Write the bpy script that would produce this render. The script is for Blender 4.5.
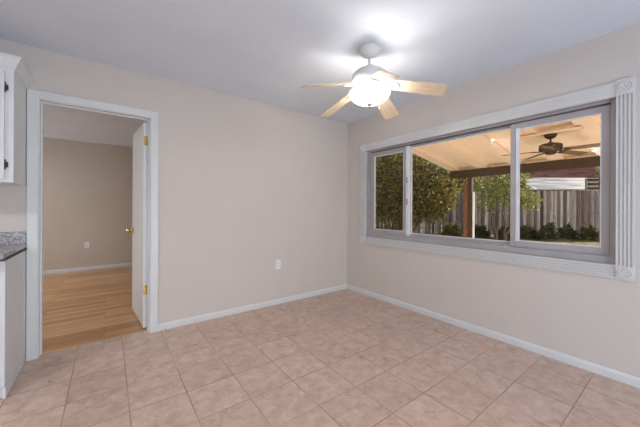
import bpy, bmesh, math, random
import numpy as np
from mathutils import Vector, Matrix
random.seed(4)
for o in list(bpy.data.objects): bpy.data.objects.remove(o)
C = bpy.context.scene.collection
S = bpy.context.scene
PI = math.pi

# ------------------------------------------------------------------ camera
CAM = Vector((-2.8401, -3.1134, 1.1888)); YAW = 0.9277; ROLL = 0.0042; FPX = 282.55
cd = bpy.data.cameras.new('camera'); cam = bpy.data.objects.new('camera', cd); C.objects.link(cam)
F = Vector((math.cos(YAW), math.sin(YAW), 0)); R0 = Vector((math.sin(YAW), -math.cos(YAW), 0)); U0 = Vector((0, 0, 1))
R = R0 * math.cos(ROLL) + U0 * math.sin(ROLL); U = U0 * math.cos(ROLL) - R0 * math.sin(ROLL)
cam.matrix_world = Matrix(((R.x, U.x, -F.x, CAM.x), (R.y, U.y, -F.y, CAM.y), (R.z, U.z, -F.z, CAM.z), (0, 0, 0, 1)))
cd.sensor_width = 36; cd.lens = FPX / 640 * 36; cd.shift_y = -(213.5 - 208.18) / 640; cd.clip_start = 0.02; cd.clip_end = 300
S.camera = cam
def at(px, py, depth):                       # a point seen at (px, py) that lies `depth` metres in front of the camera
    return CAM + depth * (F + R * ((px - 320) / FPX) + U * ((208.18 - py) / FPX))

# ------------------------------------------------------------------ world, sun, exposure
S.view_settings.view_transform = 'Standard'; S.view_settings.look = 'None'
S.view_settings.exposure = 0.06; S.view_settings.gamma = 1.0
w = bpy.data.worlds.new('sky'); S.world = w; w.use_nodes = True
nt = w.node_tree; bg = nt.nodes['Background']
sk = nt.nodes.new('ShaderNodeTexSky'); sk.sky_type = 'NISHITA'; sk.sun_disc = False
sk.sun_elevation = math.radians(34); sk.sun_rotation = math.radians(190); sk.air_density = 1.0; sk.dust_density = 2.5
nt.links.new(sk.outputs[0], bg.inputs[0]); bg.inputs[1].default_value = 0.13
sd = bpy.data.lights.new('sun', 'SUN'); sun = bpy.data.objects.new('sun', sd); C.objects.link(sun)
sd.energy = 9.5; sd.color = (1, .87, .70); sd.angle = math.radians(.6)
sun.rotation_euler = Vector((1.0, -0.25, 0.52)).to_track_quat('Z', 'Y').to_euler()
def area(name, loc, look, sx, sy, power, col):
    d = bpy.data.lights.new(name, 'AREA'); d.shape = 'RECTANGLE'; d.size = sx; d.size_y = sy; d.energy = power; d.color = col
    o = bpy.data.objects.new(name, d); C.objects.link(o); o.location = loc
    o.rotation_euler = (Vector(look)).to_track_quat('-Z', 'Y').to_euler(); return o
# added area lamps standing in for daylight, behind the camera and in the bedroom
area('fill_rear', (-2.3, -5.42, 1.15), (0, 1, 0), 2.2, 1.9, 5, (.85, .93, 1))
area('fill_rear_upward', (-2.3, -5.44, .62), (.05, 1, .62), 2.2, .95, 74, (.64, .80, 1))
area('fill_bedroom_side', (-6.15, 3.05, 1.35), (1, -.15, .1), 1.1, 1.2, 36, (.72, .85, 1))  # stands in for daylight; the bedroom wall here has no window
area('kitchen_light', (-5.0, -2.0, 2.36), (0, 0, -1), 1.2, .32, 32, (.94, .96, 1))
area('fill_bedroom_top', (-4.6, 2.2, 2.30), (0, 0, -1), .35, .35, 17, (.93, .96, 1))  # light of the added, unseen bedroom fixture

# ------------------------------------------------------------------ materials
def mat(name, col, rough=.5, metal=0, spec=.5, coat=0):
    m = bpy.data.materials.new(name); m.use_nodes = True; b = m.node_tree.nodes['Principled BSDF']
    b.inputs['Base Color'].default_value = (*col, 1); b.inputs['Roughness'].default_value = rough
    b.inputs['Metallic'].default_value = metal; b.inputs['Specular IOR Level'].default_value = spec
    b.inputs['Coat Weight'].default_value = coat
    return m
def srgb(r, g, b):
    f = lambda c: (c / 255 / 12.92) if c / 255 <= .04045 else ((c / 255 + .055) / 1.055) ** 2.4
    return (f(r), f(g), f(b))
def N(m, t, **k):
    n = m.node_tree.nodes.new(t)
    for a, v in k.items(): setattr(n, a, v)
    return n
def L(m, a, b): m.node_tree.links.new(a, b)
def noisy(m, c1, c2, scale=6, detail=4, stretch=(1, 1, 1), lo=.35, hi=.65, bump=0, bscale=None, distort=0):
    """base colour runs between c1 and c2 with a noise texture; optional bump"""
    b = m.node_tree.nodes['Principled BSDF']
    tc = N(m, 'ShaderNodeTexCoord'); mp = N(m, 'ShaderNodeMapping'); mp.inputs['Scale'].default_value = stretch
    L(m, tc.outputs['Object'], mp.inputs[0])
    nz = N(m, 'ShaderNodeTexNoise'); nz.inputs['Scale'].default_value = scale; nz.inputs['Detail'].default_value = detail
    nz.inputs['Distortion'].default_value = distort
    L(m, mp.outputs[0], nz.inputs['Vector'])
    r = N(m, 'ShaderNodeValToRGB'); r.color_ramp.elements[0].position = lo; r.color_ramp.elements[1].position = hi
    r.color_ramp.elements[0].color = (*c1, 1); r.color_ramp.elements[1].color = (*c2, 1)
    L(m, nz.outputs['Fac'], r.inputs[0]); L(m, r.outputs[0], b.inputs['Base Color'])
    if bump:
        n2 = N(m, 'ShaderNodeTexNoise'); n2.inputs['Scale'].default_value = bscale or scale; n2.inputs['Detail'].default_value = 3
        L(m, mp.outputs[0], n2.inputs['Vector'])
        bp = N(m, 'ShaderNodeBump'); bp.inputs['Strength'].default_value = bump; bp.inputs['Distance'].default_value = .01
        L(m, n2.outputs['Fac'], bp.inputs['Height']); L(m, bp.outputs[0], b.inputs['Normal'])
    return m
wallc = srgb(217, 208, 200)
M = {}
M['wall'] = noisy(mat('wall_paint', wallc, .75, spec=.3), tuple(c * .985 for c in wallc), wallc, 3, bump=.06, bscale=90)
M['ceil'] = noisy(mat('ceiling_paint', srgb(226, 232, 242), .85, spec=.2), srgb(224, 230, 240), srgb(229, 235, 245), 2, bump=.08, bscale=70)
M['wall_tan'] = noisy(mat('tan_wall_paint', srgb(210, 197, 181), .75, spec=.3), srgb(208, 195, 179), srgb(212, 199, 184), 3, bump=.06, bscale=90)
M['trim'] = noisy(mat('trim_paint', srgb(224, 224, 223), .38), srgb(222, 222, 221), srgb(226, 226, 225), 4)
M['casing'] = noisy(mat('window_casing_paint', srgb(218, 216, 214), .4), srgb(216, 214, 212), srgb(220, 218, 216), 4)
M['door'] = noisy(mat('door_paint', srgb(240, 241, 240), .4), srgb(238, 239, 238), srgb(243, 244, 243), 3)
M['cab'] = noisy(mat('cabinet_paint', srgb(228, 229, 230), .45), srgb(226, 227, 228), srgb(230, 231, 232), 5, stretch=(6, 6, .6), bump=.02, bscale=18)
M['vinyl'] = noisy(mat('grey_window_vinyl', srgb(176, 170, 170), .42), srgb(173, 167, 167), srgb(180, 174, 174), 5)
M['vinyl_dark'] = noisy(mat('window_track', srgb(92, 86, 88), .6), srgb(86, 80, 82), srgb(98, 92, 94), 9)
M['vinyl_white'] = noisy(mat('white_sash_edge', srgb(226, 228, 232), .35), srgb(222, 224, 228), srgb(230, 232, 236), 5)
M['brass'] = noisy(mat('brass', srgb(214, 176, 96), .28, metal=.9), srgb(206, 168, 88), srgb(222, 186, 110), 30)
M['black'] = noisy(mat('black_iron', srgb(70, 64, 60), .45, metal=.5), srgb(60, 54, 50), srgb(84, 78, 72), 40)
M['plate'] = noisy(mat('outlet_plastic', srgb(240, 240, 242), .35), srgb(238, 238, 240), srgb(243, 243, 245), 9)
M['dark'] = noisy(mat('dark_slot', srgb(50, 46, 44), .7), srgb(44, 40, 38), srgb(58, 54, 50), 20)
M['gap'] = noisy(mat('shadow_gap', srgb(92, 78, 64), .8), srgb(82, 68, 56), srgb(104, 90, 76), 20)
M['fanwhite'] = noisy(mat('fan_white_enamel', srgb(226, 225, 224), .35), srgb(222, 221, 220), srgb(230, 229, 228), 5)
M['blade'] = noisy(mat('fan_blade_maple', srgb(226, 204, 176), .45), srgb(216, 190, 158), srgb(236, 216, 190), 5, stretch=(3, 30, 30), detail=5)
M['nickel'] = noisy(mat('finial_metal', srgb(190, 188, 184), .3, metal=.9), srgb(180, 178, 174), srgb(200, 198, 194), 20)
M['bronze'] = noisy(mat('patio_fan_bronze', srgb(62, 50, 42), .45, metal=.3), srgb(54, 44, 37), srgb(72, 59, 50), 12)
M['blade_dark'] = noisy(mat('patio_fan_blade', srgb(112, 88, 66), .5), srgb(96, 74, 54), srgb(128, 102, 78), 5, stretch=(3, 25, 25))
M['deck'] = noisy(mat('patio_cover_paint', srgb(250, 229, 212), .6), srgb(248, 225, 207), srgb(252, 233, 217), 2, stretch=(1, 4, 1))
M['beam'] = noisy(mat('stained_beam', srgb(66, 50, 38), .65), srgb(56, 42, 32), srgb(80, 62, 47), 6, stretch=(12, 1, 12))
M['post'] = noisy(mat('lit_post_tone', srgb(128, 86, 54), .6), srgb(108, 72, 44), srgb(146, 100, 66), 6, stretch=(12, 12, 1))  # orange of the lit post face put into the colour
M['concrete'] = noisy(mat('patio_concrete', srgb(216, 210, 202), .8), srgb(208, 202, 194), srgb(222, 217, 210), 5, bump=.1, bscale=60)
M['siding'] = noisy(mat('exterior_siding', srgb(200, 190, 176), .8), srgb(194, 184, 170), srgb(206, 196, 182), 4)
M['lawn'] = noisy(mat('lawn', srgb(128, 124, 76), .9, spec=.1), srgb(84, 80, 46), srgb(146, 134, 96), 3, detail=8, bump=.5, bscale=25)
M['bark'] = noisy(mat('bark', srgb(96, 78, 62), .85), srgb(74, 60, 47), srgb(122, 102, 82), 14, stretch=(3, 3, 1), bump=.4, bscale=20)
M['metalroof'] = noisy(mat('white_metal_roof', srgb(160, 164, 172), .6, spec=.1), srgb(126, 130, 140), srgb(186, 188, 194), 1.1, stretch=(.6, 3, 3))
M['shingle'] = noisy(mat('brown_shingle', srgb(72, 52, 50), .95, spec=0), srgb(60, 46, 52), srgb(112, 82, 76), 2.2, stretch=(.5, 1, 7), detail=6)
M['brick'] = noisy(mat('neighbour_wall', srgb(150, 120, 104), .85), srgb(132, 104, 90), srgb(166, 138, 122), 6)

def leafmat(name, cols):
    m = mat(name, cols[0], .5, spec=.35); b = m.node_tree.nodes['Principled BSDF']
    g = N(m, 'ShaderNodeNewGeometry'); r = N(m, 'ShaderNodeValToRGB'); r.color_ramp.interpolation = 'LINEAR'
    els = r.color_ramp.elements
    while len(els) < len(cols): els.new(.5)
    for i, c in enumerate(cols): els[i].position = i / (len(cols) - 1); els[i].color = (*c, 1)
    L(m, g.outputs['Random Per Island'], r.inputs[0]); L(m, r.outputs[0], b.inputs['Base Color'])
    tr = N(m, 'ShaderNodeBsdfTranslucent'); L(m, r.outputs[0], tr.inputs[0])
    mx = N(m, 'ShaderNodeMixShader'); mx.inputs[0].default_value = .3
    out = m.node_tree.nodes['Material Output']
    L(m, b.outputs[0], mx.inputs[1]); L(m, tr.outputs[0], mx.inputs[2]); L(m, mx.outputs[0], out.inputs[0]); return m
M['leaf_a'] = leafmat('laurel_leaves', [srgb(56, 60, 24), srgb(88, 88, 36), srgb(168, 154, 78), srgb(64, 54, 26)])
M['leaf_b'] = leafmat('young_tree_leaves', [srgb(92, 108, 52), srgb(136, 144, 74), srgb(172, 164, 96)])
M['leaf_c'] = leafmat('ivy_leaves', [srgb(56, 62, 36), srgb(90, 94, 56), srgb(130, 126, 82)])

def glassmat():
    m = bpy.data.materials.new('window_glass'); m.use_nodes = True; t = m.node_tree; t.nodes.remove(t.nodes['Principled BSDF'])
    tr = N(m, 'ShaderNodeBsdfTransparent'); tr.inputs[0].default_value = (.96, .97, .965, 1)
    gl = N(m, 'ShaderNodeBsdfGlossy'); gl.inputs['Roughness'].default_value = .0
    fr = N(m, 'ShaderNodeFresnel'); fr.inputs[0].default_value = 1.22
    mx = N(m, 'ShaderNodeMixShader'); L(m, fr.outputs[0], mx.inputs[0]); L(m, tr.outputs[0], mx.inputs[1]); L(m, gl.outputs[0], mx.inputs[2])
    L(m, mx.outputs[0], t.nodes['Material Output'].inputs[0]); return m
M['glass'] = glassmat()
def emis(name, col, s):
    m = mat(name, col, .5); b = m.node_tree.nodes['Principled BSDF']
    b.inputs['Emission Color'].default_value = (*col, 1); b.inputs['Emission Strength'].default_value = s; return m
M['bowl'] = emis('lit_alabaster_glass', (1, .95, .87), 8)
M['lamp'] = emis('lit_diffuser', (1, .95, .88), 3)

def tilemat():
    m = mat('ceramic_tile', (.5, .4, .35), .34, spec=.45); b = m.node_tree.nodes['Principled BSDF']
    tc = N(m, 'ShaderNodeTexCoord'); mp = N(m, 'ShaderNodeMapping'); mp.inputs['Location'].default_value = (2.431, .836, 0)
    L(m, tc.outputs['Object'], mp.inputs[0])
    br = N(m, 'ShaderNodeTexBrick'); br.offset = 0; br.squash = 1
    for k, v in {'Scale': 1, 'Mortar Size': .0042, 'Mortar Smooth': .6, 'Bias': 0, 'Brick Width': .3055, 'Row Height': .3055}.items(): br.inputs[k].default_value = v
    br.inputs['Color1'].default_value = (0.0, 0.0, 0.0, 1); br.inputs['Color2'].default_value = (1, 1, 1, 1); br.inputs['Mortar'].default_value = (.5, .5, .5, 1)
    L(m, mp.outputs[0], br.inputs['Vector'])
    sp = N(m, 'ShaderNodeVectorMath', operation='MULTIPLY_ADD'); sp.inputs[1].default_value = (9, 5, 3)   # every tile its own piece of pattern
    L(m, br.outputs['Color'], sp.inputs[0]); L(m, mp.outputs[0], sp.inputs[2])
    n1 = N(m, 'ShaderNodeTexNoise'); n1.inputs['Scale'].default_value = 13; n1.inputs['Detail'].default_value = 8; n1.inputs['Roughness'].default_value = .68; n1.inputs['Distortion'].default_value = .5
    L(m, sp.outputs[0], n1.inputs['Vector'])
    r = N(m, 'ShaderNodeValToRGB'); e = r.color_ramp.elements
    e[0].position = .30; e[0].color = (*srgb(192, 157, 138), 1); e[1].position = .72; e[1].color = (*srgb(225, 204, 188), 1)
    q = e.new(.5); q.color = (*srgb(211, 182, 164), 1)
    L(m, n1.outputs['Fac'], r.inputs[0])
    hs = N(m, 'ShaderNodeMix', data_type='RGBA', blend_type='MULTIPLY'); hs.inputs[0].default_value = 1
    v = N(m, 'ShaderNodeMapRange'); v.inputs[3].default_value = .95; v.inputs[4].default_value = 1.04
    L(m, br.outputs['Color'], v.inputs[0]); L(m, r.outputs[0], hs.inputs[6]); L(m, v.outputs[0], hs.inputs[7])
    # grout that is darker in places and worn to the tile's tone in others
    n3 = N(m, 'ShaderNodeTexNoise'); n3.inputs['Scale'].default_value = 1.9; n3.inputs['Detail'].default_value = 2
    L(m, mp.outputs[0], n3.inputs['Vector'])
    mr = N(m, 'ShaderNodeMapRange'); mr.inputs[1].default_value = .38; mr.inputs[2].default_value = .6; mr.inputs[3].default_value = .3; mr.inputs[4].default_value = .95
    L(m, n3.outputs['Fac'], mr.inputs[0])
    mu = N(m, 'ShaderNodeMath', operation='MULTIPLY'); L(m, mr.outputs[0], mu.inputs[0]); L(m, br.outputs['Fac'], mu.inputs[1])
    mx = N(m, 'ShaderNodeMix', data_type='RGBA'); L(m, mu.outputs[0], mx.inputs[0]); L(m, hs.outputs[2], mx.inputs[6])
    mx.inputs[7].default_value = (*srgb(158, 120, 104), 1); L(m, mx.outputs[2], b.inputs['Base Color'])
    ro = N(m, 'ShaderNodeMapRange'); ro.inputs[3].default_value = .22; ro.inputs[4].default_value = .38; L(m, n1.outputs['Fac'], ro.inputs[0]); L(m, ro.outputs[0], b.inputs['Roughness'])
    hh = N(m, 'ShaderNodeMath', operation='SUBTRACT'); L(m, n1.outputs['Fac'], hh.inputs[0]); L(m, br.outputs['Fac'], hh.inputs[1])
    bp = N(m, 'ShaderNodeBump'); bp.inputs['Strength'].default_value = .22; bp.inputs['Distance'].default_value = .003
    L(m, hh.outputs[0], bp.inputs['Height']); L(m, bp.outputs[0], b.inputs['Normal']); return m
M['tile'] = tilemat()
def woodfloor():
    m = mat('oak_strip_floor', (.5, .3, .15), .3); b = m.node_tree.nodes['Principled BSDF']
    tc = N(m, 'ShaderNodeTexCoord')
    br = N(m, 'ShaderNodeTexBrick'); br.offset = .37; br.offset_frequency = 2; br.squash = 1
    for k, v in {'Scale': 1, 'Mortar Size': .0012, 'Mortar Smooth': .1, 'Bias': 0, 'Brick Width': .85, 'Row Height': .082}.items(): br.inputs[k].default_value = v
    br.inputs['Color1'].default_value = (*srgb(190, 136, 90), 1); br.inputs['Color2'].default_value = (*srgb(228, 180, 130), 1); br.inputs['Mortar'].default_value = (*srgb(140, 92, 56), 1)
    L(m, tc.outputs['Object'], br.inputs['Vector'])
    mp = N(m, 'ShaderNodeMapping'); mp.inputs['Scale'].default_value = (1.2, 26, 1); L(m, tc.outputs['Object'], mp.inputs[0])
    n1 = N(m, 'ShaderNodeTexNoise'); n1.inputs['Scale'].default_value = 2.2; n1.inputs['Detail'].default_value = 6; L(m, mp.outputs[0], n1.inputs['Vector'])
    v = N(m, 'ShaderNodeMapRange'); v.inputs[1].default_value = .3; v.inputs[2].default_value = .7; v.inputs[3].default_value = .84; v.inputs[4].default_value = 1.1; L(m, n1.outputs['Fac'], v.inputs[0])
    hs = N(m, 'ShaderNodeMix', data_type='RGBA', blend_type='MULTIPLY'); hs.inputs[0].default_value = 1
    L(m, br.outputs['Color'], hs.inputs[6]); L(m, v.outputs[0], hs.inputs[7]); L(m, hs.outputs[2], b.inputs['Base Color']); return m
M['wood'] = woodfloor()
def granite():
    m = mat('speckled_granite', (.5, .5, .5), .25); b = m.node_tree.nodes['Principled BSDF']
    tc = N(m, 'ShaderNodeTexCoord'); vo = N(m, 'ShaderNodeTexVoronoi'); vo.inputs['Scale'].default_value = 110; L(m, tc.outputs['Object'], vo.inputs['Vector'])
    r = N(m, 'ShaderNodeValToRGB'); e = r.color_ramp.elements; e[0].color = (*srgb(140, 138, 144), 1); e[1].color = (*srgb(200, 198, 202), 1); e[0].position = .05; e[1].position = .8
    q = e.new(.4); q.color = (*srgb(168, 165, 170), 1)
    sx = N(m, 'ShaderNodeSeparateColor'); L(m, vo.outputs['Color'], sx.inputs[0]); L(m, sx.outputs[0], r.inputs[0]); L(m, r.outputs[0], b.inputs['Base Color']); return m
M['granite'] = granite()
def fencemat():
    m = mat('weathered_fence', (.4, .35, .3), .85, spec=.15); b = m.node_tree.nodes['Principled BSDF']
    g = N(m, 'ShaderNodeNewGeometry'); r = N(m, 'ShaderNodeValToRGB'); e = r.color_ramp.elements
    e[0].color = (*srgb(74, 64, 66), 1); e[1].color = (*srgb(204, 198, 198), 1); q = e.new(.55); q.color = (*srgb(140, 130, 130), 1)
    L(m, g.outputs['Random Per Island'], r.inputs[0])
    tc = N(m, 'ShaderNodeTexCoord'); mp = N(m, 'ShaderNodeMapping'); mp.inputs['Scale'].default_value = (9, 9, .9); L(m, tc.outputs['Object'], mp.inputs[0])
    n1 = N(m, 'ShaderNodeTexNoise'); n1.inputs['Scale'].default_value = 2; n1.inputs['Detail'].default_value = 5; L(m, mp.outputs[0], n1.inputs['Vector'])
    v = N(m, 'ShaderNodeMapRange'); v.inputs[1].default_value = .3; v.inputs[2].default_value = .7; v.inputs[3].default_value = .55; v.inputs[4].default_value = 1.1; L(m, n1.outputs['Fac'], v.inputs[0])
    hs = N(m, 'ShaderNodeMix', data_type='RGBA', blend_type='MULTIPLY'); hs.inputs[0].default_value = 1
    L(m, r.outputs[0], hs.inputs[6]); L(m, v.outputs[0], hs.inputs[7]); L(m, hs.outputs[2], b.inputs['Base Color']); return m
M['fence'] = fencemat()

# ------------------------------------------------------------------ mesh helpers
def box(bm, x0, x1, y0, y1, z0, z1, bev=0, xf=None):
    r = bmesh.ops.create_cube(bm, size=1); vs = r['verts']
    for v in vs: v.co = Vector(((x0 + x1) / 2 + v.co.x * (x1 - x0), (y0 + y1) / 2 + v.co.y * (y1 - y0), (z0 + z1) / 2 + v.co.z * (z1 - z0)))
    if bev:
        es = list({e for v in vs for e in v.link_edges})
        out = bmesh.ops.bevel(bm, geom=es, offset=bev, segments=2, affect='EDGES', profile=.6)
        vs = list({v for f in out['faces'] for v in f.verts} | {v for v in vs if v.is_valid})
    if xf is not None: bmesh.ops.transform(bm, matrix=xf, verts=[v for v in vs if v.is_valid])
    return bm
def nb(): return bmesh.new()
def lathe(bm, prof, seg=40, cx=0, cy=0):
    rows = []
    for r, z in prof:
        if r < 1e-5: rows.append([bm.verts.new((cx, cy, z))])
        else: rows.append([bm.verts.new((cx + r * math.cos(2 * PI * i / seg), cy + r * math.sin(2 * PI * i / seg), z)) for i in range(seg)])
    for a, b in zip(rows, rows[1:]):
        for i in range(seg):
            j = (i + 1) % seg
            if len(a) == 1 and len(b) > 1: bm.faces.new((a[0], b[i], b[j]))
            elif len(b) == 1 and len(a) > 1: bm.faces.new((a[i], b[0], a[j]))
            elif len(a) > 1: bm.faces.new((a[i], b[i], b[j], a[j]))
    bmesh.ops.recalc_face_normals(bm, faces=bm.faces); return bm
def tube(bm, pts, rad, seg=8):
    pts = [Vector(p) for p in pts]; n = len(pts); rr = rad if hasattr(rad, '__len__') else [rad] * n
    rings = []
    for i, p in enumerate(pts):
        d = (pts[min(i + 1, n - 1)] - pts[max(i - 1, 0)]).normalized()
        a = d.cross(Vector((0, 0, 1)) if abs(d.z) < .9 else Vector((1, 0, 0))).normalized(); b = d.cross(a)
        rings.append([bm.verts.new(p + rr[i] * (a * math.cos(2 * PI * k / seg) + b * math.sin(2 * PI * k / seg))) for k in range(seg)])
    for a, b in zip(rings, rings[1:]):
        for k in range(seg): bm.faces.new((a[k], a[(k + 1) % seg], b[(k + 1) % seg], b[k]))
    bm.faces.new(rings[0][::-1]); bm.faces.new(rings[-1]); return bm
def extrude_profile(bm, prof, p0, p1, u, v, m0=0, m1=0):
    """sweep a closed 2-D profile (a along u, b along v) from p0 to p1; m0/m1 = mitre slope on a"""
    p0, p1, u, v = map(Vector, (p0, p1, u, v)); d = (p1 - p0).normalized()
    A = [bm.verts.new(p0 + u * a + v * b + d * (m0 * a)) for a, b in prof]
    B = [bm.verts.new(p1 + u * a + v * b - d * (m1 * a)) for a, b in prof]
    n = len(prof)
    for i in range(n): bm.faces.new((A[i], A[(i + 1) % n], B[(i + 1) % n], B[i]))
    bm.faces.new(A[::-1]); bm.faces.new(B); bmesh.ops.recalc_face_normals(bm, faces=bm.faces); return bm
def obj(name, bm, m, parent=None, smooth=False):
    me = bpy.data.meshes.new(name); bm.to_mesh(me); bm.free(); me.materials.append(M[m])
    if smooth:
        for p in me.polygons: p.use_smooth = True
        me.set_sharp_from_angle(angle=math.radians(38))
    o = bpy.data.objects.new(name, me); C.objects.link(o); o.parent = parent
    if parent is not None: o.matrix_parent_inverse = parent_inv(parent)
    return o
def parent_inv(p):
    w = Matrix.Translation(p.location) @ p.rotation_euler.to_matrix().to_4x4()
    return w.inverted() if p.get('_world') else Matrix()
def tag(o, label=None, cat=None, group=None, kind=None):
    if label: o['label'] = label
    if cat: o['category'] = cat
    if group: o['group'] = group
    if kind: o['kind'] = kind
    return o
def thing(name, label, cat, loc=(0, 0, 0), group=None, rz=0, kind=None):
    o = bpy.data.objects.new(name, None); C.objects.link(o); o.empty_display_size = .1
    o.location = loc; o.rotation_euler = (0, 0, rz); return tag(o, label, cat, group, kind)
def struct(name, bm, m, label=None, parent=None, cat=None, smooth=False):
    o = obj(name, bm, m, parent, smooth)
    if parent is None: tag(o, label, cat or name.split('_')[0], None, 'structure')
    return o
def recentre(root):                           # parts built in world coordinates: shift them under the Empty at the thing's base
    for ch in root.children:
        ch.location = -root.location
        for g in ch.children: pass

# ------------------------------------------------------------------ room shell
HC = 2.44; HB = 2.415
# main floor (tile) up to the doorway
b = nb(); box(b, -7.0, 0.0, -5.4, 0.0, -.12, 0); box(b, -3.275, -2.525, 0.0, .085, -.12, 0)
struct('floor', b, 'tile', 'beige pink square ceramic tile floor of the empty room', cat='floor')
b = nb(); box(b, -6.2, -1.2, .115, 3.777, -.12, 0); box(b, -3.275, -2.525, .085, .115, -.12, 0)
struct('floor_bedroom', b, 'wood', 'honey oak strip floor of the room beyond the doorway', cat='floor')
b = nb(); box(b, -7.0, 0.15, -5.4, 0.0, HC, HC + .2)
struct('ceiling', b, 'ceil', 'smooth white ceiling above the fan', cat='ceiling')
b = nb(); box(b, -6.2, -1.2, .115, 3.9, HB, HB + .2)
struct('ceiling_bedroom', b, 'ceil', 'white ceiling of the room beyond the doorway', cat='ceiling')
DX0, DX1, DH = -3.275, -2.525, 2.035          # door opening
b = nb()
box(b, -7.0, DX0 - .018, 0, .115, 0, HC + .2); box(b, DX1 + .018, 0.0, 0, .115, 0, HC + .2); box(b, DX0 - .018, DX1 + .018, 0, .115, DH + .018, HC + .2)
struct('wall_back', b, 'wall', 'pale wall with the doorway and one outlet', cat='wall')
WY0, WY1, WZ0, WZ1 = -2.775, -.38, .80, 1.975  # window opening
b = nb()
box(b, 0, .15, -5.4, WY0, -.12, 3.0); box(b, 0, .15, WY1, 4.5, -.12, 3.0); box(b, 0, .15, WY0, WY1, -.12, WZ0); box(b, 0, .15, WY0, WY1, WZ1, 3.0)
struct('wall_right', b, 'wall', 'pale wall holding the wide sliding window', cat='wall')
b = nb(); box(b, -7.12, -7.0, -5.4, 0.115, -.12, HC + .2)
struct('wall_left', b, 'wall', 'pale kitchen side wall outside the view', cat='wall')
b = nb(); box(b, -7.12, -3.5, -5.52, -5.4, -.12, HC + .2); box(b, -1.1, .15, -5.52, -5.4, -.12, HC + .2); box(b, -3.5, -1.1, -5.52, -5.4, 2.15, HC + .2)  # rear wall out of view, its opening added for light
struct('wall_front', b, 'wall', 'pale wall behind the camera with an opening added to let light in', cat='wall')
b = nb(); box(b, -6.2, -1.2, 3.777, 3.9, -.12, HB + .2)
struct('wall_bedroom_far', b, 'wall_tan', 'tan far wall of the room beyond the doorway', cat='wall')
b = nb(); box(b, -1.2, -1.08, .115, 3.9, -.12, HB + .2)
struct('wall_bedroom_right', b, 'wall_tan', 'side wall hidden behind the open door', cat='wall')
b = nb(); box(b, -6.32, -6.2, .115, 3.9, -.12, HB + .2)
struct('wall_bedroom_left', b, 'wall_tan', 'side wall of the room beyond the doorway', cat='wall')
b = nb(); box(b, -6.0, 1.5, -8.2, -5.52, 2.5, 2.62)  # unseen slab added to keep direct sun off the room floor
struct('porch_roof', b, 'siding', 'flat unseen slab added to shade the opening behind the camera', cat='roof')
# baseboards: ogee-topped strips
BP = [(0, 0), (.013, 0), (.013, .048), (.009, .056), (.006, .063), (0, .065)]
def baseboard(name, p0, p1, u, label):
    b = nb(); extrude_profile(b, BP, p0, p1, u, (0, 0, 1)); struct(name, b, 'trim', label, cat='baseboard')
baseboard('baseboard_back', (-2.461, 0, .001), (0, 0, .001), (0, -1, 0), 'white baseboard along the wall with the outlet')
baseboard('baseboard_right', (0, 0, .001), (0, -5.4, .001), (-1, 0, 0), 'white baseboard running under the window')
baseboard('baseboard_bedroom', (-6.2, 3.777, .001), (-1.2, 3.777, .001), (0, -1, 0), 'white baseboard on the far wall beyond the doorway')

# door frame: casing (trim), jamb with stop
tr = thing('trim_1', 'white painted casing framing the open doorway', 'door trim', (-2.9, 0, 0), kind='structure')
CP = [(0, 0), (0, .010), (.008, .014), (.05, .018), (.062, .019), (.066, .014), (.066, 0)]
ob = nb()
extrude_profile(ob, CP, (DX0 - .004, 0, 0), (DX0 - .004, 0, DH + .004), (-1, 0, 0), (0, -1, 0), 0, -1)
o1 = obj('side_casing', ob, 'trim', tr)
ob = nb(); extrude_profile(ob, CP, (DX1 + .004, 0, 0), (DX1 + .004, 0, DH + .004), (1, 0, 0), (0, -1, 0), 0, -1)
o2 = obj('side_casing', ob, 'trim', tr)
ob = nb(); extrude_profile(ob, CP, (DX0 - .004, 0, DH + .004), (DX1 + .004, 0, DH + .004), (0, 0, 1), (0, -1, 0), -1, -1)
o3 = obj('head_casing', ob, 'trim', tr)
ob = nb()
box(ob, DX0 - .018, DX0, 0, .115, 0, DH + .018); box(ob, DX1, DX1 + .018, 0, .115, 0, DH + .018); box(ob, DX0, DX1, 0, .115, DH, DH + .018)
box(ob, DX0, DX0 + .011, .045, .078, 0, DH); box(ob, DX1 - .011, DX1, .045, .078, 0, DH); box(ob, DX0 + .011, DX1 - .011, .045, .078, DH - .011, DH)
o4 = obj('jamb', ob, 'trim', tr)
recentre(tr)

# open door leaf, swung into the other room
door = thing('door_1', 'white flush door standing open into the wood floored room', 'door', (DX1 - .004, .122, .012), kind='structure', rz=math.radians(94))
b = nb(); box(b, 0.006, .722, 0, .035, 0, 2.012, .002); leaf = obj('door_leaf', b, 'door', door)
for z in (.37, 1.83):
    b = nb(); box(b, -.0005, .0058, .0, .034, z - .043, z + .043)
    for k in (-1, 0, 1): lathe_z = 0
    lathe(b, [(0, z - .046), (.007, z - .045), (.007, z + .045), (.004, z + .052), (0, z + .053)], 14, .001, -.006)
    tag(obj('hinge', b, 'brass', door, True), 'brass butt hinge')
for s in (1, -1):
    b = nb(); prof = [(0, 0), (.031, 0), (.031, .004), (.012, .010), (.010, .024), (.024, .034), (.029, .046), (.026, .058), (.014, .066), (0, .067)]
    lathe(b, prof, 24); bmesh.ops.rotate(b, verts=b.verts, matrix=Matrix.Rotation(s * -PI / 2, 3, 'X'))
    bmesh.ops.translate(b, verts=b.verts, vec=(.662, .035 if s > 0 else 0, .915)); tag(obj('knob', b, 'brass', door, True), 'brass round door knob')
# stretch of threshold strip
b = nb(); extrude_profile(b, [(-.018, 0), (-.012, .004), (.012, .004), (.018, 0)], (DX0, .085, .0005), (DX1, .085, .0005), (0, 1, 0), (0, 0, 1))
struct('trim_2', b, 'wood', 'thin oak threshold strip between tile and wood floor', cat='threshold')

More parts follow.
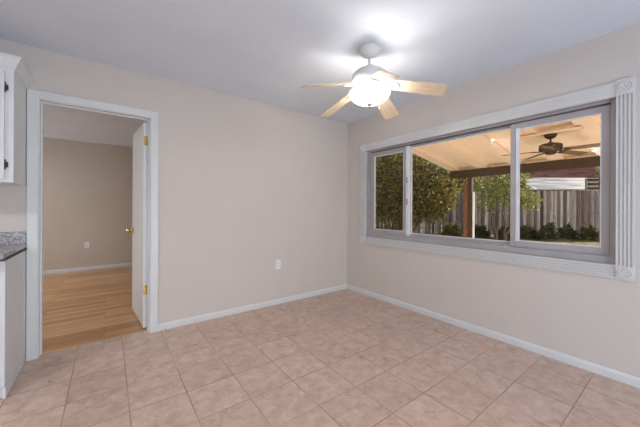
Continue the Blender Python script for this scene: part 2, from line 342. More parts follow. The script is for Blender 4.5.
# ------------------------------------------------------------------ window
win = thing('window_1', 'wide three-part sliding window with grey frame and fluted white casing', 'window', (0, (WY0 + WY1) / 2, WZ0), kind='structure')
def flute(width, flutes=4, t=.022, dep=.009):
    pts = [(0, 0), (0, t)]; e = .007; pw = (width - 2 * e) / flutes
    for i in range(flutes):
        a = e + i * pw
        pts += [(a + pw * .16, t), (a + pw * .26, t - dep), (a + pw * .62, t - dep), (a + pw * .72, t)]
    pts += [(width, t), (width, 0)]; return pts
CW = .09
def wpart(name, b, m, smooth=False, lab=None):
    o = obj(name, b, m, win, smooth); o.location = -win.location
    if lab: o['label'] = lab
    return o
b = nb(); extrude_profile(b, flute(CW), (0, WY1, WZ0), (0, WY1, WZ1), (0, 1, 0), (-1, 0, 0)); wpart('side_casing', b, 'casing')
b = nb(); extrude_profile(b, flute(CW), (0, WY0, WZ0), (0, WY0, WZ1), (0, -1, 0), (-1, 0, 0)); wpart('side_casing', b, 'casing')
b = nb(); extrude_profile(b, flute(CW + .012, 4, .02, .0015), (0, WY1, WZ1), (0, WY0, WZ1), (0, 0, 1), (-1, 0, 0)); wpart('head_casing', b, 'casing')
b = nb(); extrude_profile(b, flute(CW), (0, WY1, WZ0), (0, WY0, WZ0), (0, 0, -1), (-1, 0, 0)); wpart('bottom_casing', b, 'casing')
for (y, z, hh) in ((WY1, WZ1, CW + .012), (WY0 - CW - .002, WZ1, CW + .018), (WY1, WZ0 - CW - .001, CW), (WY0 - CW - .002, WZ0 - CW - .003, CW + .003)):
    b = nb(); box(b, -.027, 0, y, y + CW + .002, z, z + hh, .002)
    r = nb(); lathe(r, [(.036, 0), (.036, .004), (.031, .006), (.027, .001), (.021, .001), (.017, .007), (.012, .002), (.007, .002), (.005, .007), (0, .009)], 28)
    bmesh.ops.rotate(r, verts=r.verts, matrix=Matrix.Rotation(-PI / 2, 3, 'Y')); bmesh.ops.translate(r, verts=r.verts, vec=(-.027, y + CW / 2 + .001, z + hh / 2))
    me = bpy.data.meshes.new('t'); r.to_mesh(me); r.free(); b.from_mesh(me)
    wpart('corner_block', b, 'casing', True)
# outer frame (grey) with stepped head track
def frame_ring(b, x0, x1, y0, y1, z0, z1, wl, wr, wb, wt):
    box(b, x0, x1, y1 - wl, y1, z0, z1); box(b, x0, x1, y0, y0 + wr, z0, z1)
    box(b, x0, x1, y0 + wr, y1 - wl, z0, z0 + wb); box(b, x0, x1, y0 + wr, y1 - wl, z1 - wt, z1)
b = nb()
frame_ring(b, .028, .12, WY0, WY1, WZ0, WZ1, .034, .030, .052, .020)
frame_ring(b, .052, .12, WY0 + .030, WY1 - .034, WZ0 + .052, WZ1 - .020, .012, .010, .012, .014)
box(b, 0.0, .028, WY0, WY1, WZ0, WZ0 + .004); box(b, 0, .028, WY0, WY1, WZ1 - .004, WZ1); box(b, 0, .028, WY0, WY0 + .004, WZ0, WZ1); box(b, 0, .028, WY1 - .004, WY1, WZ0, WZ1)
wpart('window_frame', b, 'vinyl')
b = nb(); box(b, .050, .0535, WY0 + .036, WY1 - .040, WZ1 - .033, WZ1 - .020); wpart('head_track', b, 'vinyl_dark')
zA, zB = WZ0 + .060, WZ1 - .032
def sash(y0, y1, x0, x1, st_l, st_r, rb, rt, z0=zA, z1=zB):
    b = nb(); frame_ring(b, x0, x1, y0, y1, z0, z1, st_l, st_r, rb, rt)
    s = wpart('sash', b, 'vinyl')
    e = nb(); gy0, gy1, gz0, gz1 = y0 + st_r, y1 - st_l, z0 + rb, z1 - rt; xm = (x0 + x1) / 2
    frame_ring(e, xm - .010, xm + .010, gy0, gy1, gz0, gz1, .007, .007, .007, .007)
    q = obj('glazing_bead', e, 'vinyl_white', s)
    g = nb(); box(g, xm - .002, xm + .002, gy0 + .007, gy1 - .007, gz0 + .007, gz1 - .007); q = obj('pane', g, 'glass', s)
    return s
sash(-.985, WY1 - .046, .048, .073, .058, .026, .048, .052)          # left slider
sash(-2.145, -1.012, .078, .102, .030, .040, .028, .018)             # fixed centre lite
sash(WY0 + .040, -2.118, .048, .073, .030, .042, .048, .048)         # right slider
b = nb(); box(b, .040, .076, -1.040, -1.000, zA, zB, .003); wpart('meeting_stile', b, 'vinyl_white', lab='white meeting stile with two latches')
b = nb(); box(b, .040, .076, -1.000, -.980, zA, zB, .003); wpart('meeting_stile', b, 'vinyl')
b = nb(); box(b, .040, .076, -2.150, -2.110, zA, zB, .003); wpart('meeting_stile', b, 'vinyl')
b = nb(); box(b, .036, .060, -2.178, -2.152, zA + .045, zB - .045, .003); wpart('pull_rail', b, 'vinyl_white', lab='bright white sash edge')
for z in (1.27, 1.53):
    b = nb(); box(b, .026, .040, -1.030, -1.012, z - .036, z + .036, .004); box(b, .016, .028, -1.036, -1.020, z - .016, z + .004, .003)
    wpart('latch', b, 'vinyl', lab='small grey sash latch')

# ------------------------------------------------------------------ ceiling fan with light
FX, FY = -1.205, -1.572
fan = thing('ceiling_fan', 'white five-blade ceiling fan with a glowing glass bowl light', 'ceiling fan', (FX, FY, HC))
b = nb(); lathe(b, [(0, -.0005), (.084, -.0005), (.087, -.006), (.085, -.016), (.072, -.024), (.066, -.040), (.052, -.056), (.034, -.066), (.024, -.070), (0, -.070)]); obj('canopy', b, 'fanwhite', fan, True)
b = nb(); lathe(b, [(0, -.07), (.0125, -.07), (.0125, -.130), (.032, -.136), (.034, -.165), (0, -.165)], 20); obj('downrod', b, 'fanwhite', fan, True)
b = nb(); lathe(b, [(0, -.150), (.030, -.150), (.034, -.160), (.060, -.166), (.105, -.180), (.132, -.205), (.138, -.235), (.136, -.262), (.118, -.285), (.096, -.296), (0, -.296)], 48); obj('motor_housing', b, 'fanwhite', fan, True)
b = nb(); lathe(b, [(0, -.297), (.072, -.297), (.078, -.305), (.074, -.328), (.110, -.336), (.118, -.344), (.118, -.352), (0, -.352)], 40); obj('light_fitter', b, 'fanwhite', fan, True)
b = nb(); lathe(b, [(.121, -.338), (.148, -.338), (.158, -.346), (.156, -.362), (.144, -.385), (.120, -.406), (.088, -.422), (.045, -.432), (0, -.434)], 48)
obj('light_bowl', b, 'bowl', fan, True)['label'] = 'glowing white glass bowl'
b = nb(); lathe(b, [(0, -.4345), (.024, -.435), (.026, -.440), (.014, -.446), (.009, -.451), (.011, -.456), (.007, -.462), (0, -.463)], 20); obj('finial', b, 'nickel', fan, True)
for k in range(3):                             # bulbs that shine over the rim of the open bowl
    d = bpy.data.lights.new('bulb_light', 'POINT'); d.energy = 4.3; d.color = (1, .97, .93); d.shadow_soft_size = .022
    o = bpy.data.objects.new('bulb_light', d); C.objects.link(o); o.location = (FX + .139 * math.cos(k * 2.094 + .9), FY + .139 * math.sin(k * 2.094 + .9), HC - .325)
b = nb(); tube(b, [(.10, .03, -.35), (.165, .045, -.357), (.168, .045, -.39), (.168, .045, -.41)], .0013, 6); lathe(b, [(0, -.430), (.003, -.428), (.004, -.420), (.003, -.410), (0, -.408)], 10, .168, .045); obj('pull_chain', b, 'nickel', fan, True)
def blade_bm(r0, r1, w0, w1, th=.006):
    b = nb(); out = [(r0, -w0 / 2), (r0 + .02, -w0 / 2 - .004), (r1 - .02, -w1 / 2), (r1 - .006, -w1 / 2 + .006), (r1, -w1 / 2 + .022), (r1, w1 / 2 - .022), (r1 - .006, w1 / 2 - .006), (r1 - .02, w1 / 2), (r0 + .02, w0 / 2 + .004), (r0, w0 / 2)]
    A = [b.verts.new((x, y, -th / 2)) for x, y in out]; B_ = [b.verts.new((x, y, th / 2)) for x, y in out]; n = len(out)
    b.faces.new(A[::-1]); b.faces.new(B_)
    for i in range(n): b.faces.new((A[i], A[(i + 1) % n], B_[(i + 1) % n], B_[i]))
    return b
def arm_bm(r_in, r_out):
    b = nb()
    for s in (-1, 1):
        tube(b, [(r_in, s * .012, -.004), (r_in + .04, s * .030, -.012), (r_in + .075, s * .040, -.008), (r_out - .02, s * .034, -.006), (r_out, s * .012, -.006)], .0065, 8)
    box(b, r_in - .015, r_in + .02, -.026, .026, -.012, .004, .003); box(b, r_out - .085, r_out, -.030, .030, -.010, -.0035, .002)
    return b
bb, ab = blade_bm(.175, .565, .110, .140), arm_bm(.10, .225)
def put_blades(root, rb, ra, angles, z, pitch, droop, bmname, amname):
    first = None
    for i, a in enumerate(angles):
        dr_ = droop[i] if hasattr(droop, '__len__') else droop
        if first is None:
            bl = obj('blade', rb, bmname, root); ar = obj('blade_arm', ra, amname, root, True); first = (bl, ar)
        else:
            bl, ar = first[0].copy(), first[1].copy(); C.objects.link(bl); C.objects.link(ar); bl.parent = root; ar.parent = root
        Mx = Matrix.Translation((0, 0, z)) @ Matrix.Rotation(math.radians(a), 4, 'Z') @ Matrix.Rotation(math.radians(dr_), 4, 'Y') @ Matrix.Rotation(math.radians(pitch), 4, 'X')
        bl.matrix_local = Mx; ar.matrix_local = Mx
        bl.matrix_parent_inverse = Matrix(); ar.matrix_parent_inverse = Matrix()
put_blades(fan, bb, ab, [164.4 + 72 * k for k in range(5)], -.262, -15, (12.5, 19, 12.5, 12.5, 13.5), 'blade', 'fanwhite')

# ------------------------------------------------------------------ outlets
def outlet(loc, label):
    t = thing('wall_outlet', label, 'outlet', loc, 'duplex outlets')
    b = nb(); box(b, -.035, .035, -.006, 0, -.057, .057, .002); obj('cover_plate', b, 'plate', t)
    for z in (-.02, .02):
        b = nb(); box(b, -.016, .016, -.0085, -.0055, z - .014, z + .014, .001); s = obj('receptacle', b, 'plate', t)
        b = nb(); box(b, -.0075, -.0055, -.0092, -.0083, z - .002, z + .008); box(b, .0055, .0075, -.0092, -.0083, z - .002, z + .008); box(b, -.002, .002, -.0092, -.0083, z - .010, z - .006)
        obj('slot', b, 'dark', s)
    b = nb(); lathe(b, [(0, -.0012), (.003, -.001), (.003, 0), (0, 0)], 10); bmesh.ops.rotate(b, verts=b.verts, matrix=Matrix.Rotation(-PI / 2, 3, 'X')); bmesh.ops.translate(b, verts=b.verts, vec=(0, -.0062, 0)); obj('screw', b, 'nickel', t)
outlet((-1.154, 0, .49), 'white duplex outlet on the pale wall right of the doorway')
outlet((-3.158, 3.777, .477), 'white duplex outlet on the tan wall seen through the doorway')

# ------------------------------------------------------------------ kitchen cabinets (end of the run beside the doorway)
XC = -3.3495
up = thing('upper_cabinet', 'white wall cabinet with crown moulding above the granite counter', 'cabinet', (-3.65, 0, 1.35))
def cp(name, b, m, root, smooth=False, lab=None):
    o = obj(name, b, m, root, smooth); o.location = -root.location
    if lab: o['label'] = lab
    return o
b = nb(); box(b, -3.95, XC, -.345, -.0005, 1.352, 2.13, .0015); cp('body', b, 'cab', up)
b = nb(); box(b, -3.95, XC, -.364, -.3455, 1.352, 2.13, .001); cp('face_frame', b, 'cab', up)
b = nb(); box(b, -3.90, XC - .040, -.384, -.3645, 1.375, 2.085, .004)
dr = cp('door', b, 'cab', up)
b = nb(); box(b, -3.845, XC - .095, -.388, -.3845, 1.43, 2.03, .0015); obj('raised_panel', b, 'cab', dr)
b = nb(); lathe(b, [(0, 0), (.010, .002), (.008, .010), (.014, .018), (.012, .026), (0, .028)], 18); bmesh.ops.rotate(b, verts=b.verts, matrix=Matrix.Rotation(PI / 2, 3, 'X')); bmesh.ops.translate(b, verts=b.verts, vec=(-3.87, -.3845, 1.45)); obj('knob', b, 'black', dr, True)
for z in (1.47, 1.98):
    b = nb(); box(b, XC - .0385, XC - .024, -.370, -.3645, z - .018, z + .018, .002); lathe(b, [(0, z - .036), (.003, z - .032), (.0045, z - .024), (.0045, z + .024), (.003, z + .032), (0, z + .036)], 12, XC - .037, -.374)
    cp('hinge', b, 'black', up, True, 'black iron cabinet hinge')
# crown moulding, mitred around the front and the end
CR = [(0, 0), (.005, 0), (.008, .012), (.020, .036), (.032, .058), (.037, .068), (.041, .070), (.041, .086), (0, .086)]
b = nb()
z0 = 2.105
extrude_profile(b, CR, (XC, -.0005, z0), (XC, -.364, z0), (1, 0, 0), (0, 0, 1), 0, -1)
extrude_profile(b, CR, (XC, -.364, z0), (-3.95, -.364, z0), (0, -1, 0), (0, 0, 1), -1, 0)
box(b, -3.95, XC, -.364, -.0005, 2.1305, z0 + .086)
cp('crown_moulding', b, 'cab', up)

base = thing('base_cabinet', 'white panelled base cabinet beside the doorway', 'cabinet', (-3.65, 0, 0))
b = nb(); box(b, -3.95, XC - .008, -.53, -.0005, .002, .860); cp('body', b, 'cab', base)
b = nb(); box(b, XC - .0078, XC, -.548, -.062, .075, .860, .001); cp('end_panel', b, 'cab', base)
b = nb(); box(b, XC - .0078, XC - .004, -.062, -.040, .075, .860); cp('panel_gap', b, 'gap', base, lab='dark vertical gap beside the end panel')
b = nb(); box(b, XC - .0078, XC + .002, -.040, -.0005, .002, .860); cp('scribe_strip', b, 'cab', base)
b = nb(); box(b, XC - .0078, XC + .006, -.555, -.040, .002, .073, .003); cp('base_trim', b, 'cab', base)
b = nb(); box(b, -3.95, XC - .0078, -.548, -.531, .075, .860, .001); cp('face_frame', b, 'cab', base)
b = nb(); box(b, -3.90, XC - .04, -.566, -.5485, .10, .68, .004); d2 = cp('door', b, 'cab', base)
b = nb(); box(b, -3.90, XC - .04, -.566, -.5485, .705, .84, .004); d3 = cp('drawer', b, 'cab', base)
for px, pz, pr in ((-3.87, .64, d2), (-3.645, .77, d3)):
    b = nb(); lathe(b, [(0, 0), (.010, .002), (.008, .010), (.014, .018), (.012, .026), (0, .028)], 18); bmesh.ops.rotate(b, verts=b.verts, matrix=Matrix.Rotation(PI / 2, 3, 'X')); bmesh.ops.translate(b, verts=b.verts, vec=(px, -.5665, pz)); obj('knob', b, 'black', pr, True)
ct = thing('countertop', 'grey speckled granite countertop with short backsplash', 'countertop', (-3.65, 0, .868))
b = nb(); box(b, -3.95, XC + .004, -.615, -.0005, .874, .904, .003); cp('slab', b, 'granite', ct)
b = nb(); box(b, -3.95, XC + .002, -.024, -.0005, .9045, 1.0, .002); cp('backsplash', b, 'granite', ct)
b = nb(); box(b, -3.95, XC + .010, -.612, -.0005, .8605, .8735); cp('underlay', b, 'gap', ct, lab='brown strip under the granite edge')  # brown strip along the underside of the slab

# ceiling lights outside the view (kitchen tube light, unseen bedroom lamp added for its light)
t = thing('kitchen_ceiling_light', 'long white ceiling light over the kitchen side', 'ceiling light', (-5.0, -2.0, HC))
b = nb(); box(b, -.64, .64, -.19, .19, -.03, -.0005, .004); obj('housing', b, 'fanwhite', t)
b = nb(); box(b, -.62, .62, -.17, .17, -.065, -.031, .01); obj('diffuser', b, 'lamp', t)
t = thing('added_bedroom_light', 'round white ceiling lamp added unseen to light the room beyond the doorway', 'ceiling light', (-4.6, 2.2, HB))
b = nb(); lathe(b, [(0, -.0005), (.19, -.0005), (.19, -.03), (0, -.03)], 32); obj('housing', b, 'fanwhite', t, True)
b = nb(); lathe(b, [(0, -.095), (.10, -.085), (.16, -.06), (.18, -.031), (0, -.031)], 32); obj('shade', b, 'lamp', t, True)

# ================================================================== outdoors
# ground that rises a little towards the fence
b = nb(); nn = 60; size = 60; grid = {}
def gz(x, y):
    d = (Vector((x, y, 0)) - Vector((CAM.x, CAM.y, 0))).dot(F)
    return -.16 + .19 * min(max((d - 7.5) / 4.5, 0), 1) ** 1.0
for i in range(nn + 1):
    for j in range(nn + 1):
        x = .15 + i * .6; y = -14 + j * .75; grid[i, j] = b.verts.new((x, y, gz(x, y)))
for i in range(nn):
    for j in range(nn): b.faces.new((grid[i, j], grid[i + 1, j], grid[i + 1, j + 1], grid[i, j + 1]))
struct('ground', b, 'lawn', 'patchy green and straw lawn outside the window', cat='ground', smooth=True)
b = nb(); box(b, .15, 4.75, -6.5, .95, -.3, -.10, .005)
struct('patio_slab', b, 'concrete', 'pale concrete patio slab outside the window', cat='patio')

# patio cover
XB, DROP = 4.6, .168
pc = thing('patio_cover', 'tan painted sloping patio roof on a dark beam outside the window', 'patio cover', (2.4, -2.2, -.10))
def rz_(x): return 2.20 + (XB - x) * DROP       # underside of the roof deck
def pcp(name, b, m, lab=None):
    o = obj(name, b, m, pc); o.location = -pc.location
    if lab: o['label'] = lab
    return o
def sloped(b, x0, x1, y0, y1, dz0, dz1):
    vs = [b.verts.new((x, y, rz_(x) + dz)) for x in (x0, x1) for y in (y0, y1) for dz in (dz0, dz1)]
    for f in ((0, 1, 3, 2), (4, 6, 7, 5), (0, 4, 5, 1), (2, 3, 7, 6), (0, 2, 6, 4), (1, 5, 7, 3)): b.faces.new([vs[k] for k in f])
    bmesh.ops.recalc_face_normals(b, faces=b.faces)
YE = .90
b = nb(); sloped(b, .152, XB + .25, -5.6, YE, .075, .10); pcp('roof_deck', b, 'deck')
ys = [(.90, .675), (.206, -.04), (-.52, -.765), (-1.245, -1.49), (-1.97, -2.215), (-2.70, -2.94), (-3.42, -3.66), (-4.14, -4.38), (-4.86, -5.1)]
for y1, y0 in ys:
    b = nb(); sloped(b, .152, XB + .20, y0, y1, .0, .0745); pcp('rafter', b, 'deck')
b = nb(); box(b, XB - .045, XB + .045, -5.6, YE, 2.005, 2.198, .004); pcp('beam', b, 'beam', 'dark stained support beam')
for yy in (.37, -4.9):
    b = nb(); box(b, XB - .05, XB + .05, yy - .045, yy + .055, -.10, 2.004, .004); pcp('post', b, 'beam', 'dark stained support post')
    b = nb(); box(b, XB - .045, XB + .03, yy + .056, yy + .155, -.10, 1.86, .004); pcp('lit_post_face', b, 'post', 'board coloured as the lit orange face of the post')  # added board, its orange stands for light on the post
b = nb(); box(b, XB - .03, XB + .03, .285, .318, -.10, 1.62, .004); pcp('downspout', b, 'vinyl_white', 'thin white downspout')
b = nb()
xc_ = 3.0; box(b, xc_ - .07, xc_ + .07, -2.05, -1.20, rz_(xc_) - .045, rz_(xc_) - .012, .003)
pcp('fan_mounting_board', b, 'deck')

# patio fan hanging under the cover
PFX, PFY, PFZ = 3.0, -1.66, rz_(3.0) - .046
pf = thing('patio_fan', 'dark bronze five-blade fan hanging under the patio roof', 'ceiling fan', (PFX, PFY, PFZ))
b = nb(); lathe(b, [(0, -.0005), (.085, -.0005), (.088, -.012), (.075, -.045), (.045, -.070), (.020, -.078), (0, -.078)], 32); obj('canopy', b, 'bronze', pf, True)
b = nb(); lathe(b, [(0, -.07), (.014, -.07), (.014, -.125), (.034, -.13), (.034, -.15), (0, -.15)], 20); obj('downrod', b, 'bronze', pf, True)
b = nb(); lathe(b, [(0, -.14), (.060, -.145), (.130, -.160), (.155, -.178), (.158, -.250), (.140, -.275), (.080, -.288), (.075, -.320), (.045, -.335), (0, -.337)], 40); obj('motor_housing', b, 'bronze', pf, True)
put_blades(pf, blade_bm(.20, .68, .115, .15), arm_bm(.11, .26), [-27 + 72 * k for k in range(5)], -.262, -12, 3, 'blade_dark', 'bronze')

# unseen lantern added on the house wall to warm the patio cover
pl = thing('added_wall_lantern', 'black wall lantern added unseen beside the window to warm the patio roof', 'wall lamp', (.15, -3.6, 1.95))
b = nb(); box(b, .0005, .02, -.06, .06, -.10, .10, .004); tube(b, [(.02, 0, .05), (.07, 0, .09), (.12, 0, .07)], .008); obj('bracket', b, 'black', pl, True)
b = nb(); box(b, .065, .175, -.055, .055, -.14, -.128, .002); box(b, .06, .18, -.06, .06, .05, .06, .002); box(b, .09, .15, -.03, .03, .061, .075, .002)
for sx in (.068, .172):
    for sy in (-.052, .052): box(b, sx - .004, sx + .004, sy - .004, sy + .004, -.128, .05)
obj('lantern_cage', b, 'black', pl)
b = nb(); lathe(b, [(0, -.12), (.03, -.118), (.034, -.04), (.024, .02), (0, .035)], 20, .12, 0)
M['warm'] = emis('warm_bulb', (1, .62, .32), 60); obj('bulb', b, 'warm', pl, True)
pd = bpy.data.lights.new('added_patio_fill', 'POINT'); pd.energy = 60; pd.color = (1, .72, .46); pd.shadow_soft_size = .05  # extra warm light for the patio cover, added with the lantern
po = bpy.data.objects.new('added_patio_fill', pd); C.objects.link(po); po.location = (.42, -3.6, 2.0)

# fence: boards, rails and posts, seen square on at the end of the garden
FD = 12.0; fo = CAM + F * FD; fo.z = 0
rzf = math.atan2(R0.y, R0.x)
fence = thing('wooden_fence', 'tall weathered grey board fence at the end of the lawn', 'fence', (fo.x, fo.y, .03), rz=rzf)
rnd = random.Random(7)
b = nb(); x = -3.5
while x < 15:
    wd = rnd.uniform(.10, .15); t = rnd.uniform(-.015, .02); dy = rnd.uniform(-.006, .006)
    top = 1.93 + t + .03 * math.sin(x * .7)
    vs = [(-wd / 2, .06), (wd / 2, .06), (wd / 2, top - .04), (wd / 2 - .035, top), (-wd / 2 + .035, top), (-wd / 2, top - .04)]
    A = [b.verts.new((x + p, dy - .009, q)) for p, q in vs]; B_ = [b.verts.new((x + p, dy + .009, q)) for p, q in vs]
    b.faces.new(A); b.faces.new(B_[::-1])
    for i in range(6): b.faces.new((A[i], B_[i], B_[(i + 1) % 6], A[(i + 1) % 6]))
    x += wd + rnd.uniform(.012, .045)
bmesh.ops.recalc_face_normals(b, faces=b.faces)
obj('board_panel', b, 'fence', fence)
for z in (.35, 1.0, 1.65):
    b = nb(); box(b, -3.6, 15.1, .018, .056, z - .045, z + .045); obj('rail', b, 'fence', fence)
x = -3.4
while x < 15.2:
    b = nb(); box(b, x - .045, x + .045, .057, .147, -.03, 1.85); obj('post', b, 'fence', fence); x += 2.4

# foliage: islands of small folded leaves in and on an ellipsoid cluster
def foliage(blobs, n, size, seed, shell=.55, fuzz=.12):
    rg = np.random.default_rng(seed); V = []; Fc = []; k = 0
    vol = np.array([bl[3] * bl[4] * bl[5] for bl in blobs]) ** .8; cnt = (n * vol / vol.sum()).astype(int)
    for (cx, cy, cz, rx, ry, rz2), m in zip(blobs, cnt):
        d = rg.normal(size=(m, 3)); d /= np.linalg.norm(d, axis=1)[:, None]
        rad = shell + (1 - shell) * rg.random(m) ** .7; rad = rad * (1 + fuzz * rg.exponential(.35, m)); rad *= 1 + .10 * np.sin(d[:, 0] * 7 + cx * 3) * np.sin(d[:, 2] * 6 + cy) + .06 * rg.normal(size=m)
        P = np.array([cx, cy, cz]) + d * rad[:, None] * np.array([rx, ry, rz2])
        a = rg.normal(size=(m, 3)) + d * .6; a /= np.linalg.norm(a, axis=1)[:, None]
        c = np.cross(a, rg.normal(size=(m, 3))); c /= np.linalg.norm(c, axis=1)[:, None]; nn_ = np.cross(a, c)
        s = size * rg.uniform(.6, 1.3, m)[:, None]
        tip = P + a * s; l = P + a * s * .45 + c * s * .28 + nn_ * s * .08; r = P + a * s * .45 - c * s * .28 + nn_ * s * .08
        for i in range(m):
            V += [P[i], r[i], tip[i], l[i]]; Fc += [(k, k + 1, k + 2), (k, k + 2, k + 3)]; k += 4
    return V, Fc
def plant(name, label, cat, base_, blobs, n, size, lm, stems, seed, group=None, shell=.55, sr=.03, fuzz=.12):
    t = thing(name, label, cat, tuple(base_), group)
    V, Fc = foliage(blobs, n, size, seed, shell, fuzz)
    me = bpy.data.meshes.new('foliage'); me.from_pydata([tuple(v - np.array(base_)) for v in V], [], Fc); me.materials.append(M[lm])
    o = bpy.data.objects.new('foliage', me); C.objects.link(o); o.parent = t
    rg = random.Random(seed)
    for k in range(stems):
        bl = blobs[k % len(blobs)]; b = nb()
        p0 = Vector((rg.uniform(-.12, .12) * (1 + stems * .15), rg.uniform(-.12, .12) * (1 + stems * .15), -.03))
        p3 = Vector((bl[0] + rg.uniform(-.4, .4) * bl[3], bl[1] + rg.uniform(-.4, .4) * bl[4], bl[2] + rg.uniform(0, .3) * bl[5])) - Vector(base_)
        pts = [p0.lerp(p3, s) + Vector((rg.uniform(-.06, .06), rg.uniform(-.06, .06), 0)) * (s * (1 - s) * 4) + Vector((0, 0, .12 * math.sin(s * PI))) for s in (0, .2, .4, .6, .8, 1)]
        rr = [sr * (1 - .7 * s) for s in (0, .2, .4, .6, .8, 1)]
        tube(b, pts, rr, 7)
        for q in (2, 3, 4):
            e = pts[q] + Vector((rg.uniform(-1, 1), rg.uniform(-1, 1), rg.uniform(.2, 1))).normalized() * .5 * bl[3]
            tube(b, [pts[q], pts[q].lerp(e, .5) + Vector((0, 0, .03)), e], [rr[q] * .6, rr[q] * .45, rr[q] * .2], 6)
        obj('stem', b, 'bark', t, True)
    return t
def B_(px, py, dp, rx, rz2, ry=None):
    p = at(px, py, dp); return (p.x, p.y, p.z, rx, ry or rx, rz2)
p = at(404, 230, 9.2); g0 = (p.x, p.y, gz(p.x, p.y))
plant('laurel_shrub', 'large dense olive green shrub filling the left window panes', 'shrub', g0,
      [B_(382, 185, 9.2, 1.2, 1.12), B_(420, 184, 9.0, 1.0, .98), B_(398, 172, 9.3, 1.2, .75), B_(438, 190, 9.0, .62, .75), B_(366, 193, 9.6, 1.1, 1.0), B_(408, 202, 9.1, 1.0, .68), B_(434, 207, 9.0, .5, .45)],
      30000, .095, 'leaf_a', 12, 11, sr=.05)
p = at(500, 226, 10.0); g1 = (p.x, p.y, gz(p.x, p.y))
plant('young_tree', 'slender leafy tree between the patio post and the right panes', 'tree', g1,
      [B_(497, 188, 10.0, .7, .5), B_(512, 197, 10.0, .62, .5), B_(486, 203, 10.0, .45, .42), B_(528, 200, 9.9, .42, .45), B_(505, 178, 10.1, .8, .4)],
      2600, .10, 'leaf_b', 4, 21, shell=.15, sr=.035)
low = [(452, 218, 10.8, .42, .42, 'bushy green shrub at the lawn edge between the big shrub and the patio post', 'leaf_c', 1300),
       (480, 224, 11.5, .40, .36, 'low dark shrub just right of the patio post', 'leaf_c', 1300),
       (506, 226, 10.95, .42, .32, 'low dark shrub under the slender leafy tree', 'leaf_c', 1100),
       (528, 225, 11.3, .40, .36, 'leftmost ivy clump at the fence foot in the right pane', 'leaf_c', 1100),
       (548, 222, 10.95, .40, .44, 'tallest ivy clump at the fence foot below the patio fan', 'leaf_c', 1200),
       (568, 226, 11.3, .40, .34, 'low wide ivy clump along the fence foot', 'leaf_c', 1200),
       (588, 224, 10.95, .40, .36, 'rightmost ivy clump near the white sash edge at the fence foot', 'leaf_c', 1100)]
for i, (px, py, dp, rx, rz2, lab, lm, n) in enumerate(low):
    p = at(px, py, dp); g = (p.x, p.y, gz(p.x, p.y))
    plant('low_shrub', lab, 'shrub', g, [(p.x + R0.x * q * rx * .66, p.y + R0.y * q * rx * .66, g[2] + rz2 * hh_ * .8, rx * (.24 + .05 * ((i * 3 + int(q * 2)) % 3)), rx * .22, rz2 * hh_ * (.55 + .12 * ((i + int(q * 2)) % 3))) for q, hh_ in ((-1, .55 + .3 * (i % 2)), (-.5, .9), (0, .65 + .2 * (i % 3)), (.5, 1.0 - .2 * (i % 2)), (1, .5))], int(n * 1.5), .10, lm, 2, 40 + i, group='low shrubs along the fence', shell=.1, sr=.015, fuzz=.5)

# neighbour's outbuilding with pale metal roof, and a shingled house behind it
def yaw_thing(name, label, cat, dp, z=0.0):
    p = CAM + F * dp; return thing(name, label, cat, (p.x, p.y, z), rz=rzf)
def lx(px, dp): return (px - 320) / FPX * dp
def lz(py, dp): return CAM.z + (208.9 - py) / FPX * dp
D1 = 17.0; sh = yaw_thing('garden_shed', 'long outbuilding with pale metal roof behind the fence', 'shed', D1, .0)
x0, x1 = lx(526, D1), lx(588, D1); ze, zr = lz(189.5, D1), lz(178.5, D1 + 1.8)
b = nb(); box(b, x0 + .1, x1 - .1, .15, 3.2, 0, ze); obj('wall', b, 'brick', sh)
b = nb(); vs = [b.verts.new(v) for v in ((x0, 0, ze - .02), (x1, 0, ze - .02), (x1 * 1.105, 1.8, zr), (x0 * 1.105, 1.8, zr), (x0, 0, ze + .05), (x1, 0, ze + .05), (x1 * 1.105, 1.8, zr + .07), (x0 * 1.105, 1.8, zr + .07), (x0 * 1.105, 3.5, ze), (x1 * 1.105, 3.5, ze))]
for f in ((0, 3, 2, 1), (4, 5, 6, 7), (0, 1, 5, 4), (1, 2, 6, 5), (0, 4, 7, 3), (7, 6, 9, 8)): b.faces.new([vs[k] for k in f])
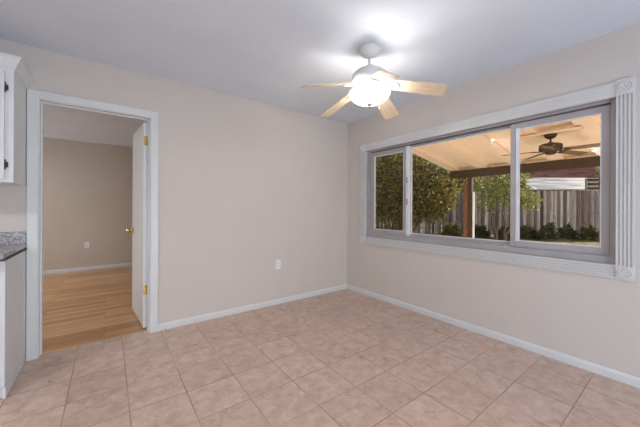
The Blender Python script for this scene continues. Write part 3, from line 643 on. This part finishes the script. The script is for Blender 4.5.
for k in range(10):
    xx = x0 + (x1 - x0) * (k + .5) / 10; d_ = Vector((0, 1.8, zr - ze + .02))
    b2 = [b.verts.new(v) for v in ((xx - .02, 0, ze + .051), (xx + .02, 0, ze + .051), (xx + .02, 1.8, zr + .071), (xx - .02, 1.8, zr + .071), (xx, 0, ze + .060), (xx, 1.8, zr + .080))]
    b.faces.new((b2[0], b2[4], b2[5], b2[3])); b.faces.new((b2[1], b2[2], b2[5], b2[4]))
obj('metal_roof', b, 'metalroof', sh)
D2 = 15.6; ch = yaw_thing('louvred_vent_tower', 'dark louvred box beside the pale metal roof', 'vent', D2, 0)
x0, x1 = lx(588.5, D2), lx(600, D2)
b = nb(); box(b, x0, x1, .1, .22, 0, lz(177.5, D2)); obj('body', b, 'siding', ch)
for k in range(3):
    z = lz(187.5 - k * 4.2, D2); b = nb(); box(b, x0 + .04, x1 - .04, .02, .099, z - .07, z + .05); obj('louvre', b, 'dark', ch)
D3 = 24.0; hs = yaw_thing('neighbour_house', 'house with weathered red brown shingle roof beyond the fence', 'house', D3, 0)
x0, x1 = lx(476, D3), lx(640, D3); ze, zr = lz(181, D3), lz(163, D3 + 5)
b = nb(); box(b, x0 + .4, x1 - .4, .5, 9.5, 0, ze); obj('wall', b, 'brick', hs)
b = nb(); vs = [b.verts.new(v) for v in ((x0, 0, ze - .05), (x1, 0, ze - .05), (x1, 5, zr), (x0, 5, zr), (x0, 10, ze - .05), (x1, 10, ze - .05), (x0, 0, ze - .25), (x1, 0, ze - .25), (x1, 10, ze - .25), (x0, 10, ze - .25))]
for f in ((0, 1, 2, 3), (3, 2, 5, 4), (6, 9, 8, 7), (0, 6, 7, 1), (4, 5, 8, 9), (0, 3, 4, 9, 6), (1, 7, 8, 5, 2)): b.faces.new([vs[k] for k in f])
obj('roof', b, 'shingle', hs)
for i, (px, py, dp, r, rz2, lab) in enumerate([(474, 192, 14.2, .7, .7, 'pale green tree behind the fence seen beside the patio post'), (438, 194, 18, 1.1, .8, 'tree crown behind the fence just right of the big shrub'), (612, 172, 20.5, .8, 1.1, 'narrow tree crown behind the fence at the far right of the window')]):
    p = at(px, py, dp)
    plant('garden_tree', lab, 'tree', (p.x, p.y, .03), [(p.x, p.y, p.z, r, r, rz2), (p.x + .5, p.y - .5, p.z - .4, r * .7, r * .7, rz2 * .7)], 1500, .16, 'leaf_b', 2, 70 + i, group='trees behind the fence', shell=.2, sr=.06)
